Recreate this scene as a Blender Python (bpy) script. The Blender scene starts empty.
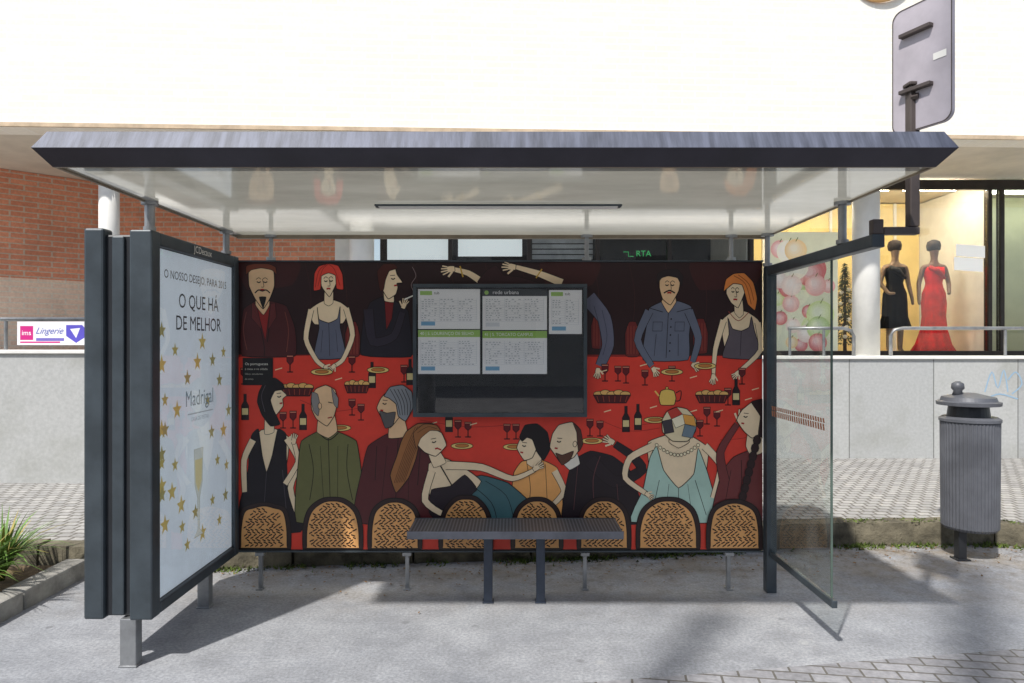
import bpy, math, random
from mathutils import Matrix, Vector
random.seed(7)
C = bpy.context.scene.collection
R = math.radians
HZ = 344.0; F = 683.0; CH = 1.6
def P(px, py, Y): return Vector(((px-512)*Y/F, Y, CH-(py-HZ)*Y/F))
def lin(c):
    out = []
    for v in c[:3]:
        v = v/255.0
        out.append(v/12.92 if v <= .04045 else ((v+.055)/1.055)**2.4)
    return tuple(out)+(1.0,)

# ------------------------------------------------------------------ mesh builder
class MB:
    def __init__(s): s.v=[]; s.f=[]; s.c=[]
    def poly(s, pts, col=(128,128,128)):
        b=len(s.v); s.v += [tuple(p) for p in pts]; s.f.append(tuple(range(b,b+len(pts)))); s.c.append(col); return s
    def faces(s, vs, fs, col=(128,128,128)):
        b=len(s.v); s.v += [tuple(p) for p in vs]
        for f in fs: s.f.append(tuple(b+i for i in f)); s.c.append(col)
        return s
    def box(s,x0,x1,y0,y1,z0,z1,col=(128,128,128)):
        vs=[(x,y,z) for z in (z0,z1) for y in (y0,y1) for x in (x0,x1)]
        return s.faces(vs,[(0,2,3,1),(4,5,7,6),(0,1,5,4),(2,6,7,3),(0,4,6,2),(1,3,7,5)],col)
    def bar(s,p,q,w,h,up=(0,0,1),col=(128,128,128)):
        p=Vector(p);q=Vector(q);d=(q-p).normalized();u=Vector(up)
        if abs(d.dot(u))>.95: u=Vector((0,1,0))
        a=d.cross(u).normalized(); b=a.cross(d).normalized()
        vs=[]
        for c in (p,q):
            for (i,j) in ((-1,-1),(1,-1),(1,1),(-1,1)): vs.append(c+a*i*w/2+b*j*h/2)
        return s.faces(vs,[(3,2,1,0),(4,5,6,7),(0,1,5,4),(1,2,6,5),(2,3,7,6),(3,0,4,7)],col)
    def tube(s,pts,r,n=12,col=(128,128,128),cap=True):
        pts=[Vector(p) for p in pts]; rings=[]
        rr = r if isinstance(r,(list,tuple)) else [r]*len(pts)
        vs=[]
        for i,p in enumerate(pts):
            d=(pts[min(i+1,len(pts)-1)]-pts[max(i-1,0)]).normalized()
            u=Vector((0,0,1)) if abs(d.z)<.9 else Vector((0,1,0))
            a=d.cross(u).normalized(); b=a.cross(d)
            for k in range(n):
                t=2*math.pi*k/n; vs.append(p+(a*math.cos(t)+b*math.sin(t))*rr[i])
        fs=[]
        for i in range(len(pts)-1):
            for k in range(n):
                k2=(k+1)%n; fs.append((i*n+k,i*n+k2,(i+1)*n+k2,(i+1)*n+k))
        if cap: fs.append(tuple(range(n-1,-1,-1))); fs.append(tuple((len(pts)-1)*n+k for k in range(n)))
        return s.faces(vs,fs,col)
    def lathe(s,cx,cy,prof,n=40,col=(128,128,128),sx=1,sy=1,mod=None):
        vs=[]
        for (r,z) in prof:
            for k in range(n):
                t=2*math.pi*k/n; q=r*(mod(k,z) if mod else 1)
                vs.append((cx+q*sx*math.cos(t),cy+q*sy*math.sin(t),z))
        fs=[]
        for i in range(len(prof)-1):
            for k in range(n):
                k2=(k+1)%n; fs.append((i*n+k,i*n+k2,(i+1)*n+k2,(i+1)*n+k))
        fs.append(tuple(range(n-1,-1,-1))); fs.append(tuple((len(prof)-1)*n+k for k in range(n)))
        return s.faces(vs,fs,col)
    def prism(s,pts,z0,z1,col=(128,128,128)):
        n=len(pts); vs=[(x,y,z0) for x,y in pts]+[(x,y,z1) for x,y in pts]
        fs=[tuple(range(n-1,-1,-1)),tuple(range(n,2*n))]+[(i,(i+1)%n,n+(i+1)%n,n+i) for i in range(n)]
        return s.faces(vs,fs,col)
    def text(s,body,size,mat,col=(0,0,0),align='CENTER',sx=1.0,shear=0):
        cu=bpy.data.curves.new('t','FONT'); cu.body=body; cu.size=size; cu.align_x=align; cu.align_y='CENTER'; cu.resolution_u=3; cu.shear=shear
        o=bpy.data.objects.new('t',cu); C.objects.link(o)
        bpy.context.view_layer.update()
        me=bpy.data.meshes.new_from_object(o.evaluated_get(bpy.context.evaluated_depsgraph_get()))
        sc=Matrix.Diagonal((sx,1,1,1))
        s.faces([mat@sc@v.co for v in me.vertices],[tuple(p.vertices) for p in me.polygons],col)
        bpy.data.objects.remove(o); bpy.data.curves.remove(cu); bpy.data.meshes.remove(me)
        return s
    def build(s,name,mat,parent=None,bevel=0,smooth=False,colors=False,**kw):
        me=bpy.data.meshes.new(name); me.from_pydata(s.v,[],s.f); me.update()
        if colors:
            at=me.color_attributes.new('Col','FLOAT_COLOR','CORNER'); i=0
            for p,c in zip(me.polygons,s.c):
                lc=lin(c)
                for _ in p.vertices: at.data[i].color=lc; i+=1
        me.materials.append(mat)
        if smooth:
            for p in me.polygons: p.use_smooth=True
        o=bpy.data.objects.new(name,me); C.objects.link(o)
        if parent:
            o.parent=parent
            if parent.type=='EMPTY': o.matrix_parent_inverse=Matrix.Translation(-parent.location)
        if bevel:
            m=o.modifiers.new('b','BEVEL'); m.width=bevel; m.segments=2; m.limit_method='ANGLE'
        for k,v in kw.items(): o[k]=v
        return o
def thing(name,label,cat,loc=(0,0,0),group=None):
    o=bpy.data.objects.new(name,None); C.objects.link(o); o.location=loc; o['label']=label; o['category']=cat
    o.empty_display_size=.2
    if group: o['group']=group
    return o

# ------------------------------------------------------------------ materials
def base(name):
    m=bpy.data.materials.new(name); m.use_nodes=True; nt=m.node_tree; b=nt.nodes['Principled BSDF']; return m,nt,b
def N(nt,t,**kw):
    n=nt.nodes.new(t)
    for k,v in kw.items(): setattr(n,k,v)
    return n
def mixc(nt,fac,a,b,blend='MIX'):
    n=N(nt,'ShaderNodeMix',data_type='RGBA',blend_type=blend)
    for s,v in ((0,fac),(6,a),(7,b)):
        if hasattr(v,'node') or isinstance(v,bpy.types.NodeSocket): nt.links.new(v,n.inputs[s])
        else: n.inputs[s].default_value=v
    return n.outputs[2]
def mul(nt,a,k):
    n=N(nt,'ShaderNodeMath',operation='MULTIPLY'); nt.links.new(a,n.inputs[0])
    if isinstance(k,(int,float)): n.inputs[1].default_value=k
    else: nt.links.new(k,n.inputs[1])
    return n.outputs[0]
def noise(nt,vec,scale,detail=5,rough=.6):
    n=N(nt,'ShaderNodeTexNoise'); n.inputs['Scale'].default_value=scale; n.inputs['Detail'].default_value=detail; n.inputs['Roughness'].default_value=rough
    nt.links.new(vec,n.inputs['Vector']); return n.outputs['Fac']
def ramp(nt,fac,a,b,ca=(0,0,0,1),cb=(1,1,1,1)):
    n=N(nt,'ShaderNodeValToRGB'); e=n.color_ramp.elements; e[0].position=a; e[1].position=b; e[0].color=ca; e[1].color=cb
    nt.links.new(fac,n.inputs[0]); return n.outputs[0]
def bump(nt,b,h,strength,dist=.01):
    n=N(nt,'ShaderNodeBump'); n.inputs['Strength'].default_value=strength; n.inputs['Distance'].default_value=dist
    nt.links.new(h,n.inputs['Height']); nt.links.new(n.outputs[0],b.inputs['Normal'])
def vecscale(nt,vec,s):
    n=N(nt,'ShaderNodeMapping'); n.inputs['Scale'].default_value=s; nt.links.new(vec,n.inputs[0]); return n.outputs[0]
def M(name,col,rough=.5,metal=0,var=.2,scale=6,bmp=.0,stretch=(1,1,1),spec=.5,coat=0):
    m,nt,b=base(name); tc=N(nt,'ShaderNodeTexCoord').outputs['Object']; v=vecscale(nt,tc,stretch)
    c=lin(col); f=noise(nt,v,scale)
    d=tuple(x*(1-var) for x in c[:3])+(1,); l=tuple(min(1,x*(1+var)) for x in c[:3])+(1,)
    r=ramp(nt,f,.35,.65,d,l); nt.links.new(r,b.inputs['Base Color'])
    b.inputs['Roughness'].default_value=rough; b.inputs['Metallic'].default_value=metal; b.inputs['Specular IOR Level'].default_value=spec
    b.inputs['Coat Weight'].default_value=coat
    if bmp: bump(nt,b,noise(nt,v,scale*8),bmp)
    return m
def swz(nt,plane):
    tc=N(nt,'ShaderNodeTexCoord').outputs['Object']
    if plane=='xy': return tc,tc
    s=N(nt,'ShaderNodeSeparateXYZ'); nt.links.new(tc,s.inputs[0]); c=N(nt,'ShaderNodeCombineXYZ')
    nt.links.new(s.outputs[0],c.inputs[0]); nt.links.new(s.outputs[2],c.inputs[1]); return c.outputs[0],tc
def brick(name,c1,c2,mor,w,h,ms,plane='xz',rough=.8,off=.5,rot=0,bmp=.4,var=.5,dirt=(60,55,50),dirtamt=.3,sm=.1):
    m,nt,b=base(name); v,tc=swz(nt,plane)
    mp=N(nt,'ShaderNodeMapping'); mp.inputs['Rotation'].default_value=(0,0,rot); nt.links.new(v,mp.inputs[0])
    t=N(nt,'ShaderNodeTexBrick'); t.offset=off; t.inputs['Scale'].default_value=1; t.inputs['Brick Width'].default_value=w; t.inputs['Row Height'].default_value=h
    t.inputs['Mortar Size'].default_value=ms; t.inputs['Mortar Smooth'].default_value=sm
    t.inputs['Color1'].default_value=lin(c1); t.inputs['Color2'].default_value=lin(c2); t.inputs['Mortar'].default_value=lin(mor)
    nt.links.new(mp.outputs[0],t.inputs['Vector'])
    n1=noise(nt,tc,30,6); col=mixc(nt,var,t.outputs['Color'],ramp(nt,n1,.3,.7,(.55,.55,.55,1),(1.25,1.25,1.25,1)),'MULTIPLY')
    n2=ramp(nt,noise(nt,tc,1.3,6,.65),.5,.75)
    col=mixc(nt,mul(nt,n2,dirtamt),col,lin(dirt)); nt.links.new(col,b.inputs['Base Color']); b.inputs['Roughness'].default_value=rough
    inv=N(nt,'ShaderNodeMath',operation='SUBTRACT'); inv.inputs[0].default_value=1; nt.links.new(t.outputs['Fac'],inv.inputs[1])
    ad=N(nt,'ShaderNodeMath',operation='MULTIPLY_ADD'); nt.links.new(n1,ad.inputs[0]); ad.inputs[1].default_value=.25; nt.links.new(inv.outputs[0],ad.inputs[2])
    bump(nt,b,ad.outputs[0],bmp,.008)
    return m
def vcol(name,rough=.4,spec=.5,wear=.12,coat=0,glow=0):
    m,nt,b=base(name); a=N(nt,'ShaderNodeVertexColor',layer_name='Col'); tc=N(nt,'ShaderNodeTexCoord').outputs['Object']
    f=ramp(nt,noise(nt,tc,5,8,.7),.3,.7,(1-wear*2,)*3+(1,),(1+wear*.5,)*3+(1,))
    r=mixc(nt,1.0,a.outputs[0],f,'MULTIPLY')
    nt.links.new(r,b.inputs['Base Color']); b.inputs['Roughness'].default_value=rough; b.inputs['Specular IOR Level'].default_value=spec
    if glow: nt.links.new(r,b.inputs['Emission Color']); b.inputs['Emission Strength'].default_value=glow
    b.inputs['Coat Weight'].default_value=coat
    return m
def glassm(name,tint=(.93,.97,.95),refl=.12,rough=.02,dirt=.0,edge=.6):
    m,nt,b=base(name); nt.nodes.remove(b); out=nt.nodes['Material Output']
    t=N(nt,'ShaderNodeBsdfTransparent'); t.inputs[0].default_value=tint+(1,)
    g=N(nt,'ShaderNodeBsdfGlossy'); g.inputs['Roughness'].default_value=rough
    fr=N(nt,'ShaderNodeLayerWeight'); fr.inputs[0].default_value=.25
    mu=N(nt,'ShaderNodeMath',operation='MULTIPLY_ADD'); nt.links.new(fr.outputs['Fresnel'],mu.inputs[0]); mu.inputs[1].default_value=edge; mu.inputs[2].default_value=refl*.3
    mx=N(nt,'ShaderNodeMixShader'); nt.links.new(mu.outputs[0],mx.inputs[0]); nt.links.new(t.outputs[0],mx.inputs[1]); nt.links.new(g.outputs[0],mx.inputs[2])
    last=mx.outputs[0]
    if dirt:
        d=N(nt,'ShaderNodeBsdfDiffuse'); d.inputs[0].default_value=(.6,.6,.58,1)
        tc=N(nt,'ShaderNodeTexCoord').outputs['Object']; f=ramp(nt,noise(nt,vecscale(nt,tc,(1,1,.3)),9,8,.7),.35,.8)
        m2=N(nt,'ShaderNodeMixShader'); nt.links.new(mul(nt,f,dirt),m2.inputs[0]); nt.links.new(last,m2.inputs[1]); nt.links.new(d.outputs[0],m2.inputs[2]); last=m2.outputs[0]
    nt.links.new(last,out.inputs[0]); return m
def emis(name,col,st):
    m,nt,b=base(name); b.inputs['Base Color'].default_value=lin(col); b.inputs['Emission Color'].default_value=lin(col); b.inputs['Emission Strength'].default_value=st; return m
def translucent_panel():
    m,nt,b=base('translucent_cream_panel'); nt.nodes.remove(b); out=nt.nodes['Material Output']
    tc=N(nt,'ShaderNodeTexCoord').outputs['Object']
    c=ramp(nt,noise(nt,vecscale(nt,tc,(1,2.5,1)),1.6,7,.65),.3,.7,(.50,.49,.42,1),(.68,.67,.58,1))
    d=N(nt,'ShaderNodeBsdfDiffuse'); t=N(nt,'ShaderNodeBsdfTranslucent'); nt.links.new(c,d.inputs[0]); nt.links.new(c,t.inputs[0])
    m1=N(nt,'ShaderNodeMixShader'); m1.inputs[0].default_value=.56; nt.links.new(d.outputs[0],m1.inputs[1]); nt.links.new(t.outputs[0],m1.inputs[2])
    g=N(nt,'ShaderNodeBsdfGlossy'); g.inputs['Roughness'].default_value=.07
    fr=N(nt,'ShaderNodeLayerWeight'); fr.inputs[0].default_value=.3
    mx=N(nt,'ShaderNodeMixShader'); nt.links.new(mul(nt,fr.outputs['Fresnel'],.62),mx.inputs[0]); nt.links.new(m1.outputs[0],mx.inputs[1]); nt.links.new(g.outputs[0],mx.inputs[2]); nt.links.new(mx.outputs[0],out.inputs[0]); return m

def ground_mat():
    m,nt,b=base('worn_concrete'); tc=N(nt,'ShaderNodeTexCoord').outputs['Object']
    big=noise(nt,tc,.9,8,.65); fine=noise(nt,tc,60,6,.7); mid=noise(nt,tc,5,8,.7)
    c=ramp(nt,big,.3,.7,lin((134,137,143)),lin((164,166,170)))
    c=mixc(nt,.5,c,ramp(nt,mid,.3,.7,(.62,.62,.62,1),(1.22,1.22,1.22,1)),'MULTIPLY')
    c=mixc(nt,.75,c,ramp(nt,fine,.3,.7,(.55,.55,.55,1),(1.4,1.4,1.4,1)),'MULTIPLY')
    s=N(nt,'ShaderNodeSeparateXYZ'); nt.links.new(tc,s.inputs[0])
    mr=N(nt,'ShaderNodeMapRange'); nt.links.new(s.outputs[1],mr.inputs[0]); mr.inputs[1].default_value=3.9; mr.inputs[2].default_value=5.2
    c=mixc(nt,mul(nt,mul(nt,mr.outputs[0],ramp(nt,noise(nt,tc,2.6,9,.7),.38,.62)),.8),c,lin((128,114,92)))
    c=mixc(nt,mul(nt,mul(nt,mr.outputs[0],ramp(nt,noise(nt,tc,9,9,.75),.5,.62)),.7),c,lin((92,80,64)))
    vo=N(nt,'ShaderNodeTexVoronoi'); vo.inputs['Scale'].default_value=3.2; nt.links.new(tc,vo.inputs['Vector'])
    c=mixc(nt,mul(nt,ramp(nt,vo.outputs['Distance'],.04,.085,(1,1,1,1),(0,0,0,1)),.4),c,lin((76,76,78)))
    v3=N(nt,'ShaderNodeTexVoronoi'); v3.inputs['Scale'].default_value=1.7; nt.links.new(tc,v3.inputs['Vector'])
    c=mixc(nt,mul(nt,ramp(nt,v3.outputs['Distance'],.04,.06,(1,1,1,1),(0,0,0,1)),.25),c,lin((180,180,178)))
    c=mixc(nt,mul(nt,ramp(nt,noise(nt,tc,2.1,9,.75),.5,.62),.28),c,lin((100,103,110)))
    nt.links.new(c,b.inputs['Base Color']); b.inputs['Roughness'].default_value=.85
    bump(nt,b,fine,.5,.006); return m

mDark=M('dark_grey_paint',(64,72,78),.4,.2,.2,5,.05)
mDark2=M('darker_grey_paint',(42,44,48),.4,.2,.15,5)
mFascia=M('fascia_paint',(46,44,54),.45,.1,.25,3,.05)
mTan=M('tan_rail',(128,116,98),.5,.2)
mMast=M('brown_grey_mast',(78,70,68),.5,.2)
mWeather=M('weathered_roof_metal',(88,92,106),.5,.1,.35,3.5,.1,stretch=(9,1,1))
mSoffit=translucent_panel()
mSteel=M('galvanised_steel',(150,152,154),.4,.6,.2,8,.05)
mBack=M('panel_back',(60,58,60),.6)
mPrint=vcol('printed_vinyl',.36,.4,.08)
mPaper=vcol('printed_paper',.5,.4,.04)
mGround=ground_mat()
mSetts=brick('grey_setts',(180,178,174),(158,157,155),(114,110,104),.115,.1,.010,'xy',.85,.5,R(4),.5,.5)
mPavers=brick('blue_grey_pavers',(158,158,162),(138,138,142),(102,99,94),.17,.085,.006,'xy',.85,.5,R(8.5),.5,.6)
mGranite=brick('granite_slabs',(182,183,181),(170,172,172),(122,122,120),1.05,1.6,.007,'xz',.55,0,0,.08,.28,(132,132,120),.5)
mKerb=M('mossy_granite',(104,98,82),.9,0,.55,5,.9)
mKerb2=M('pale_concrete_kerb',(150,148,142),.9,0,.25,7,.5)
mBrick=brick('red_brick',(236,160,126),(220,142,110),(214,188,168),.24,.075,.009,'xz',.85,.5,0,.4,.4)
mSunlitBrick=brick('painted_sunlit_brick',(250,222,198),(244,212,188),(242,226,208),.24,.075,.009,'xz',.85,.5,0,.3,.3)  # lit copy of the red brick, sunlight put into the colour
mCream=brick('cream_brick',(246,241,229),(243,236,222),(249,246,237),.3,.075,.009,'xz',.8,.5,0,.12,.14,(240,232,214),.3)
mSoff2=M('painted_soffit',(214,206,190),.7,0,.1,2)
mWhite=M('white_paint',(230,229,224),.5,0,.06,4)
mGlass=glassm('shelter_glass',(.96,.98,.97),.05,.02,.08,.22)
mShop=glassm('shop_glass',(.96,.97,.96),.2,.01,0,.45)
mFrame=M('dark_window_frame',(52,46,42),.4,.2)
mLeaf=M('strap_leaf',(96,130,54),.5,0,.4,9)
mMoss=M('moss_green',(84,100,40),.9,0,.5,9)
mSoil=M('dry_soil',(104,88,66),.95,0,.4,12,.8)

# ------------------------------------------------------------------ flat art helper
TEN=.4
def cr(pts,closed=True,n=5,ten=None):
    out=[]; L=len(pts); T=TEN if ten is None else ten
    rng=range(L) if closed else range(L-1)
    for i in rng:
        g=(lambda k: pts[k%L]) if closed else (lambda k: pts[max(0,min(L-1,k))])
        p0,p1,p2,p3=g(i-1),g(i),g(i+1),g(i+2)
        for j in range(n):
            t=j/n; h1=2*t**3-3*t*t+1; h2=-2*t**3+3*t*t; h3=t**3-2*t*t+t; h4=t**3-t*t
            out.append(tuple(h1*p1[a]+h2*p2[a]+h3*(p2[a]-p0[a])*.5*T+h4*(p3[a]-p1[a])*.5*T for a in (0,1)))
    if not closed: out.append(tuple(pts[-1]))
    return out
INK=(22,12,12)
class Art:
    def __init__(s,fn): s.mb=MB(); s.fn=fn; s.items=[]; s.t=None
    def pose(s,cx=0,cy=0,deg=0,sx=1,lean=0,dx=0):
        s.t=(cx,cy,R(deg),sx,lean,dx) if (deg or sx!=1 or lean or dx) else None
    def T(s,p):
        if not s.t: return p
        cx,cy,a,sx,ln,dx=s.t; x=(p[0]-cx)*sx; y=p[1]-cy; x-=y*ln
        return (cx+dx+x*math.cos(a)-y*math.sin(a),cy+x*math.sin(a)+y*math.cos(a))
    def put(s,polys,col):
        polys=[[s.T(p) for p in q] for q in polys]
        xs=[p[0] for q in polys for p in q]; ys=[p[1] for q in polys for p in q]
        bb=(min(xs),min(ys),max(xs),max(ys)); l=0
        for (b,k) in s.items:
            if k>=l and b[0]<=bb[2] and b[2]>=bb[0] and b[1]<=bb[3] and b[3]>=bb[1]: l=k+1
        s.items.append((bb,l))
        for q in polys: s.mb.poly([s.fn(x,y,l) for x,y in q],col)
    def ribbon(s,pts,w,closed=False):
        n=len(pts); ws=w if isinstance(w,list) else None; L=[];Rr=[]
        for i,p in enumerate(pts):
            a=pts[(i-1)%n] if closed else pts[max(0,i-1)]; b=pts[(i+1)%n] if closed else pts[min(n-1,i+1)]
            dx,dy=b[0]-a[0],b[1]-a[1]; d=math.hypot(dx,dy) or 1; nx,ny=-dy/d,dx/d
            h=(ws[0]+(ws[1]-ws[0])*i/(n-1) if ws else w)/2
            L.append((p[0]+nx*h,p[1]+ny*h)); Rr.append((p[0]-nx*h,p[1]-ny*h))
        return L,Rr
    def line(s,pts,w=.7,col=INK,closed=False,smooth=True):
        if smooth and len(pts)>2: pts=cr(pts,closed,4,1)
        L,Rr=s.ribbon(pts,w,closed); n=len(pts); m=n if closed else n-1
        s.put([[L[i],L[(i+1)%n],Rr[(i+1)%n],Rr[i]] for i in range(m)],col)
    def shape(s,pts,col,ink=.8,smooth=True,inkc=INK):
        q=cr(pts,True,4) if smooth else pts
        s.put([q],col)
        if ink: s.line(q,ink,inkc,True,False)
    def limb(s,pts,w0,w1,col,ink=.7):
        q=cr(pts,False,4,.7); n=len(q)
        for (ex,cc) in ((ink*1.6,INK),(0,col)):
            L,Rr=s.ribbon(q,[w0+ex,w1+ex]); polys=[[L[i],L[i+1],Rr[i+1],Rr[i]] for i in range(n-1)]
            s.put(polys,cc)
            js=[]
            for i in range(4,n-1,4):
                r=(w0+(w1-w0)*i/(n-1)+ex)/2; js.append([(q[i][0]+r*math.cos(k*math.pi/5),q[i][1]+r*math.sin(k*math.pi/5)) for k in range(10)])
            if js: s.put(js,cc)
    def ell(s,cx,cy,rx,ry,col,ink=.6,n=16):
        s.shape([(cx+rx*math.cos(2*math.pi*k/n),cy+ry*math.sin(2*math.pi*k/n)) for k in range(n)],col,ink,False)
    def rect(s,x0,y0,x1,y1,col,ink=0): s.shape([(x0,y0),(x1,y0),(x1,y1),(x0,y1)],col,ink,False)
    def txt(s,body,x,y,size,col,align='LEFT',sx=1.0,shear=0):
        o=Vector(s.fn(x,y,0)); ex=(Vector(s.fn(x+1,y,0))-o); ey=(Vector(s.fn(x,y-1,0))-o); nz=ex.cross(ey).normalized()*ex.length
        l=1
        for (b,k) in s.items:
            if k>=l and b[0]<=x+size*len(body)*.7 and b[2]>=x-size*len(body)*.35 and b[1]<=y+size and b[3]>=y-size: l=k+1
        o=Vector(s.fn(x,y,l)); mt=Matrix(((ex.x,ey.x,nz.x,o.x),(ex.y,ey.y,nz.y,o.y),(ex.z,ey.z,nz.z,o.z),(0,0,0,1)))
        s.mb.text(body,size,mt,col,align,sx,shear)
YM=4.45; S=153.5
mural=Art(lambda x,y,l:((max(237.2,min(762.3,x))-512)/S,YM-.0006-l*.0002,CH-(min(y,549.8)-HZ)/S))
A=mural
SK=(238,214,178); SK2=(226,188,146)
RED=(218,62,46); DK=(44,24,26)
A.rect(237.5,262.5,762,357,DK)
A.rect(237.5,355,762,549.5,RED)
for (x0,x1) in ((237.5,300),(540,600),(690,762)):
    A.shape([(x0,262.5),(x1,262.5),(x1-8,285),(x0+10,290)],(62,28,28),0)
for x in range(305,760,36): A.line([(x,263),(x+6,300),(x,352)],.5,(66,34,34))
A.line([(237.5,356),(400,354),(600,356),(762,355)],1.2,(90,22,20))
for (a,b) in (((300,400),(360,408)),((470,395),(560,402)),((640,425),(700,418)),((720,440),(755,436)),((420,420),(520,424)),((600,420),(660,428))):
    A.line([a,((a[0]+b[0])/2,b[1]+3),b],.5,(160,34,30))
def eyes(cx,cy,w=5,col=INK,lip=(170,30,30)):
    A.line([(cx-w*.9,cy-1.5),(cx-w*.5,cy-3.2),(cx-w*.15,cy-1.8)],.6)
    A.line([(cx+w*.15,cy-1.8),(cx+w*.5,cy-3.2),(cx+w*.9,cy-1.5)],.6)
    A.line([(cx-w*.8,cy+.6),(cx-w*.5,cy+1.6),(cx-w*.2,cy+.6)],1.1)
    A.line([(cx+w*.2,cy+.6),(cx+w*.5,cy+1.6),(cx+w*.8,cy+.6)],1.1)
    A.line([(cx+.4,cy-2),(cx+1.8,cy+5.5),(cx-1,cy+6)],.6)
    A.line([(cx-2.2,cy+9),(cx,cy+8.6),(cx+2.2,cy+9)],1.7,lip)
def prof(cx,cy,d=1,lip=(170,30,30)):
    A.line([(cx-d*3,cy-2.5),(cx+d*2,cy-3)],.6); A.line([(cx-d*2,cy+.3),(cx,cy+1.2),(cx+d*2,cy)],1.1)
    A.line([(cx+d*1,cy+7.5),(cx+d*4,cy+7)],1.6,lip)
def hand(x,y,ang,s=1.0,col=SK):
    c,n=math.cos(ang),math.sin(ang)
    f=lambda a,b:(x+(a*c-b*n)*s,y+(a*n+b*c)*s)
    A.shape([f(-2,-2),f(3,-2.4),f(5,-1),f(5,1.6),f(2,2.6),f(-2,2)],col,.5)
    for k,b in enumerate((-2,-.6,.8,2)): A.line([f(3.5,b),f(9.5-abs(k-1.3)*1.2,b*1.7)],1.7*s,INK,False,False); A.line([f(3.3,b),f(9.1-abs(k-1.3)*1.2,b*1.7)],1.0*s,col,False,False)
    A.line([f(0,-2),f(3.6,-5.6)],1.5*s,col,False,False)
for bx,by in ((288,338),(352,338),(420,330),(598,330),(700,335),(632,338)):
    A.shape([(bx-6,by+18),(bx-7,by-4),(bx-3,by-16),(bx+4,by-16),(bx+8,by-2),(bx+7,by+18)],(106,36,34),.7)
    for k in range(4): A.line([(bx-4+k*3,by-12),(bx-4+k*3,by+16)],.6,(150,66,52))
# 1 goatee man
A.pose(266,356,0,.94,-.04)
A.shape([(241,356),(240,330),(244,309),(257,301),(274,301),(290,306),(298,328),(297,356)],(74,28,30))
A.shape([(257,303),(273,303),(266,340)],(140,32,30),.6,False)
A.line([(256,304),(264,342),(264,356)],.8); A.line([(275,304),(268,342)],.8)
A.shape([(253,303),(258,304),(263,330),(252,318)],(96,38,38),.6,False); A.shape([(278,303),(273,304),(269,330),(279,317)],(96,38,38),.6,False)
A.shape([(259,292),(271,292),(272,305),(265,315),(257,305)],SK2,.6)
A.shape([(251,272),(256,266),(272,266),(278,272),(278,286),(273,298),(265,309),(257,299),(251,286)],SK2)
A.shape([(248,275),(249,266),(257,263.7),(272,263.7),(280,267),(281,275),(276,270),(265,268),(254,270)],(112,56,38),.6)
eyes(265,281,7); A.line([(257,293),(261,290),(265,291),(269,290),(273,293)],1.3); A.shape([(261,297),(269,297),(265,309)],INK,0)
A.line([(247,312),(243,330),(246,350)],.6,(130,66,55)); A.line([(288,312),(291,330),(288,352)],.6,(130,66,55))
# 2 red bob
A.pose(328,356,-2,.88,.03)
A.shape([(306,310),(317,303),(325,300),(334,300),(343,303),(352,310),(345,324),(313,324)],SK)
A.shape([(325,287),(334,287),(334,303),(329,306),(324,303)],SK,.5)
A.shape([(316,307),(318,319),(329,323),(339,319),(342,307),(342,328),(348,358),(312,358),(318,328)],(96,100,118))
A.line([(329,323),(330,356)],.5); A.line([(322,330),(320,352)],.4); A.line([(337,330),(339,352)],.4)
A.limb([(309,309),(303,338),(315,360),(326,368)],6,3.5,SK); A.limb([(349,309),(356,336),(345,360),(333,367)],6,3.5,SK)
hand(325,367,.6,.9); hand(335,366,2.4,.9)
A.shape([(320,270),(338,270),(338,283),(330,297),(321,286)],SK)
A.shape([(312,290),(313,273),(318,266),(329,263.5),(340,266),(345,275),(346,290),(338,289),(337,276),(329,273),(321,276),(320,289)],(214,66,52))
A.line([(329,264),(322,270),(317,286)],.5,(120,20,20)); A.line([(329,264),(336,270),(342,286)],.5,(120,20,20)); A.line([(327,264),(318,271),(314,287)],.5,(120,20,20)); eyes(329,280,6)
# 3 smoking man
A.pose(388,356,2,.95,-.03)
A.shape([(360,356),(362,320),(369,303),(382,297),(396,301),(409,310),(413,340),(412,356)],(36,32,42))
A.shape([(384,298),(394,299),(392,318),(386,330)],(118,32,34),.5,False)
A.shape([(383,288),(393,290),(394,302),(384,301)],SK,.5)
A.shape([(381,272),(388,264),(395,267),(397,274),(403,282),(397,283),(398,287),(396,294),(388,299),(382,290)],SK)
A.shape([(379,291),(376,272),(383,264),(394,263.5),(398,268),(389,271),(385,280),(383,290)],(70,28,22),.6); prof(393,278,1)
A.limb([(367,310),(372,342),(394,336),(403,312)],10,6,(48,42,54)); hand(404,306,-1.2,1.0); A.line([(405,299),(416,294)],1.3,(240,236,225),False,False)
A.line([(416,293),(412,284),(417,275),(413,266)],.5,(150,130,130))
A.pose()
# 4 hands above board
A.limb([(482,282),(468,273),(452,269)],7,4,SK); hand(452,269,3.0,1.3); A.line([(460,266),(463,277)],1.4,(200,160,60))
A.limb([(562,283),(540,274),(516,267)],8,4,SK); hand(513,267,3.25,1.3); A.line([(536,278),(542,269)],1.2,(200,160,60))
A.shape([(478,284),(486,271),(496,265),(504,275),(520,277),(540,284)],(52,28,32),.5)
# 5 sleeve right of board
A.limb([(588,298),(604,318),(608,345),(600,366)],16,9,(100,102,122)); hand(598,370,1.7,1.0)
A.line([(594,306),(600,330),(600,352)],.6,(60,60,74)); A.line([(602,310),(607,335),(603,355)],.5,(60,60,74))
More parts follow.
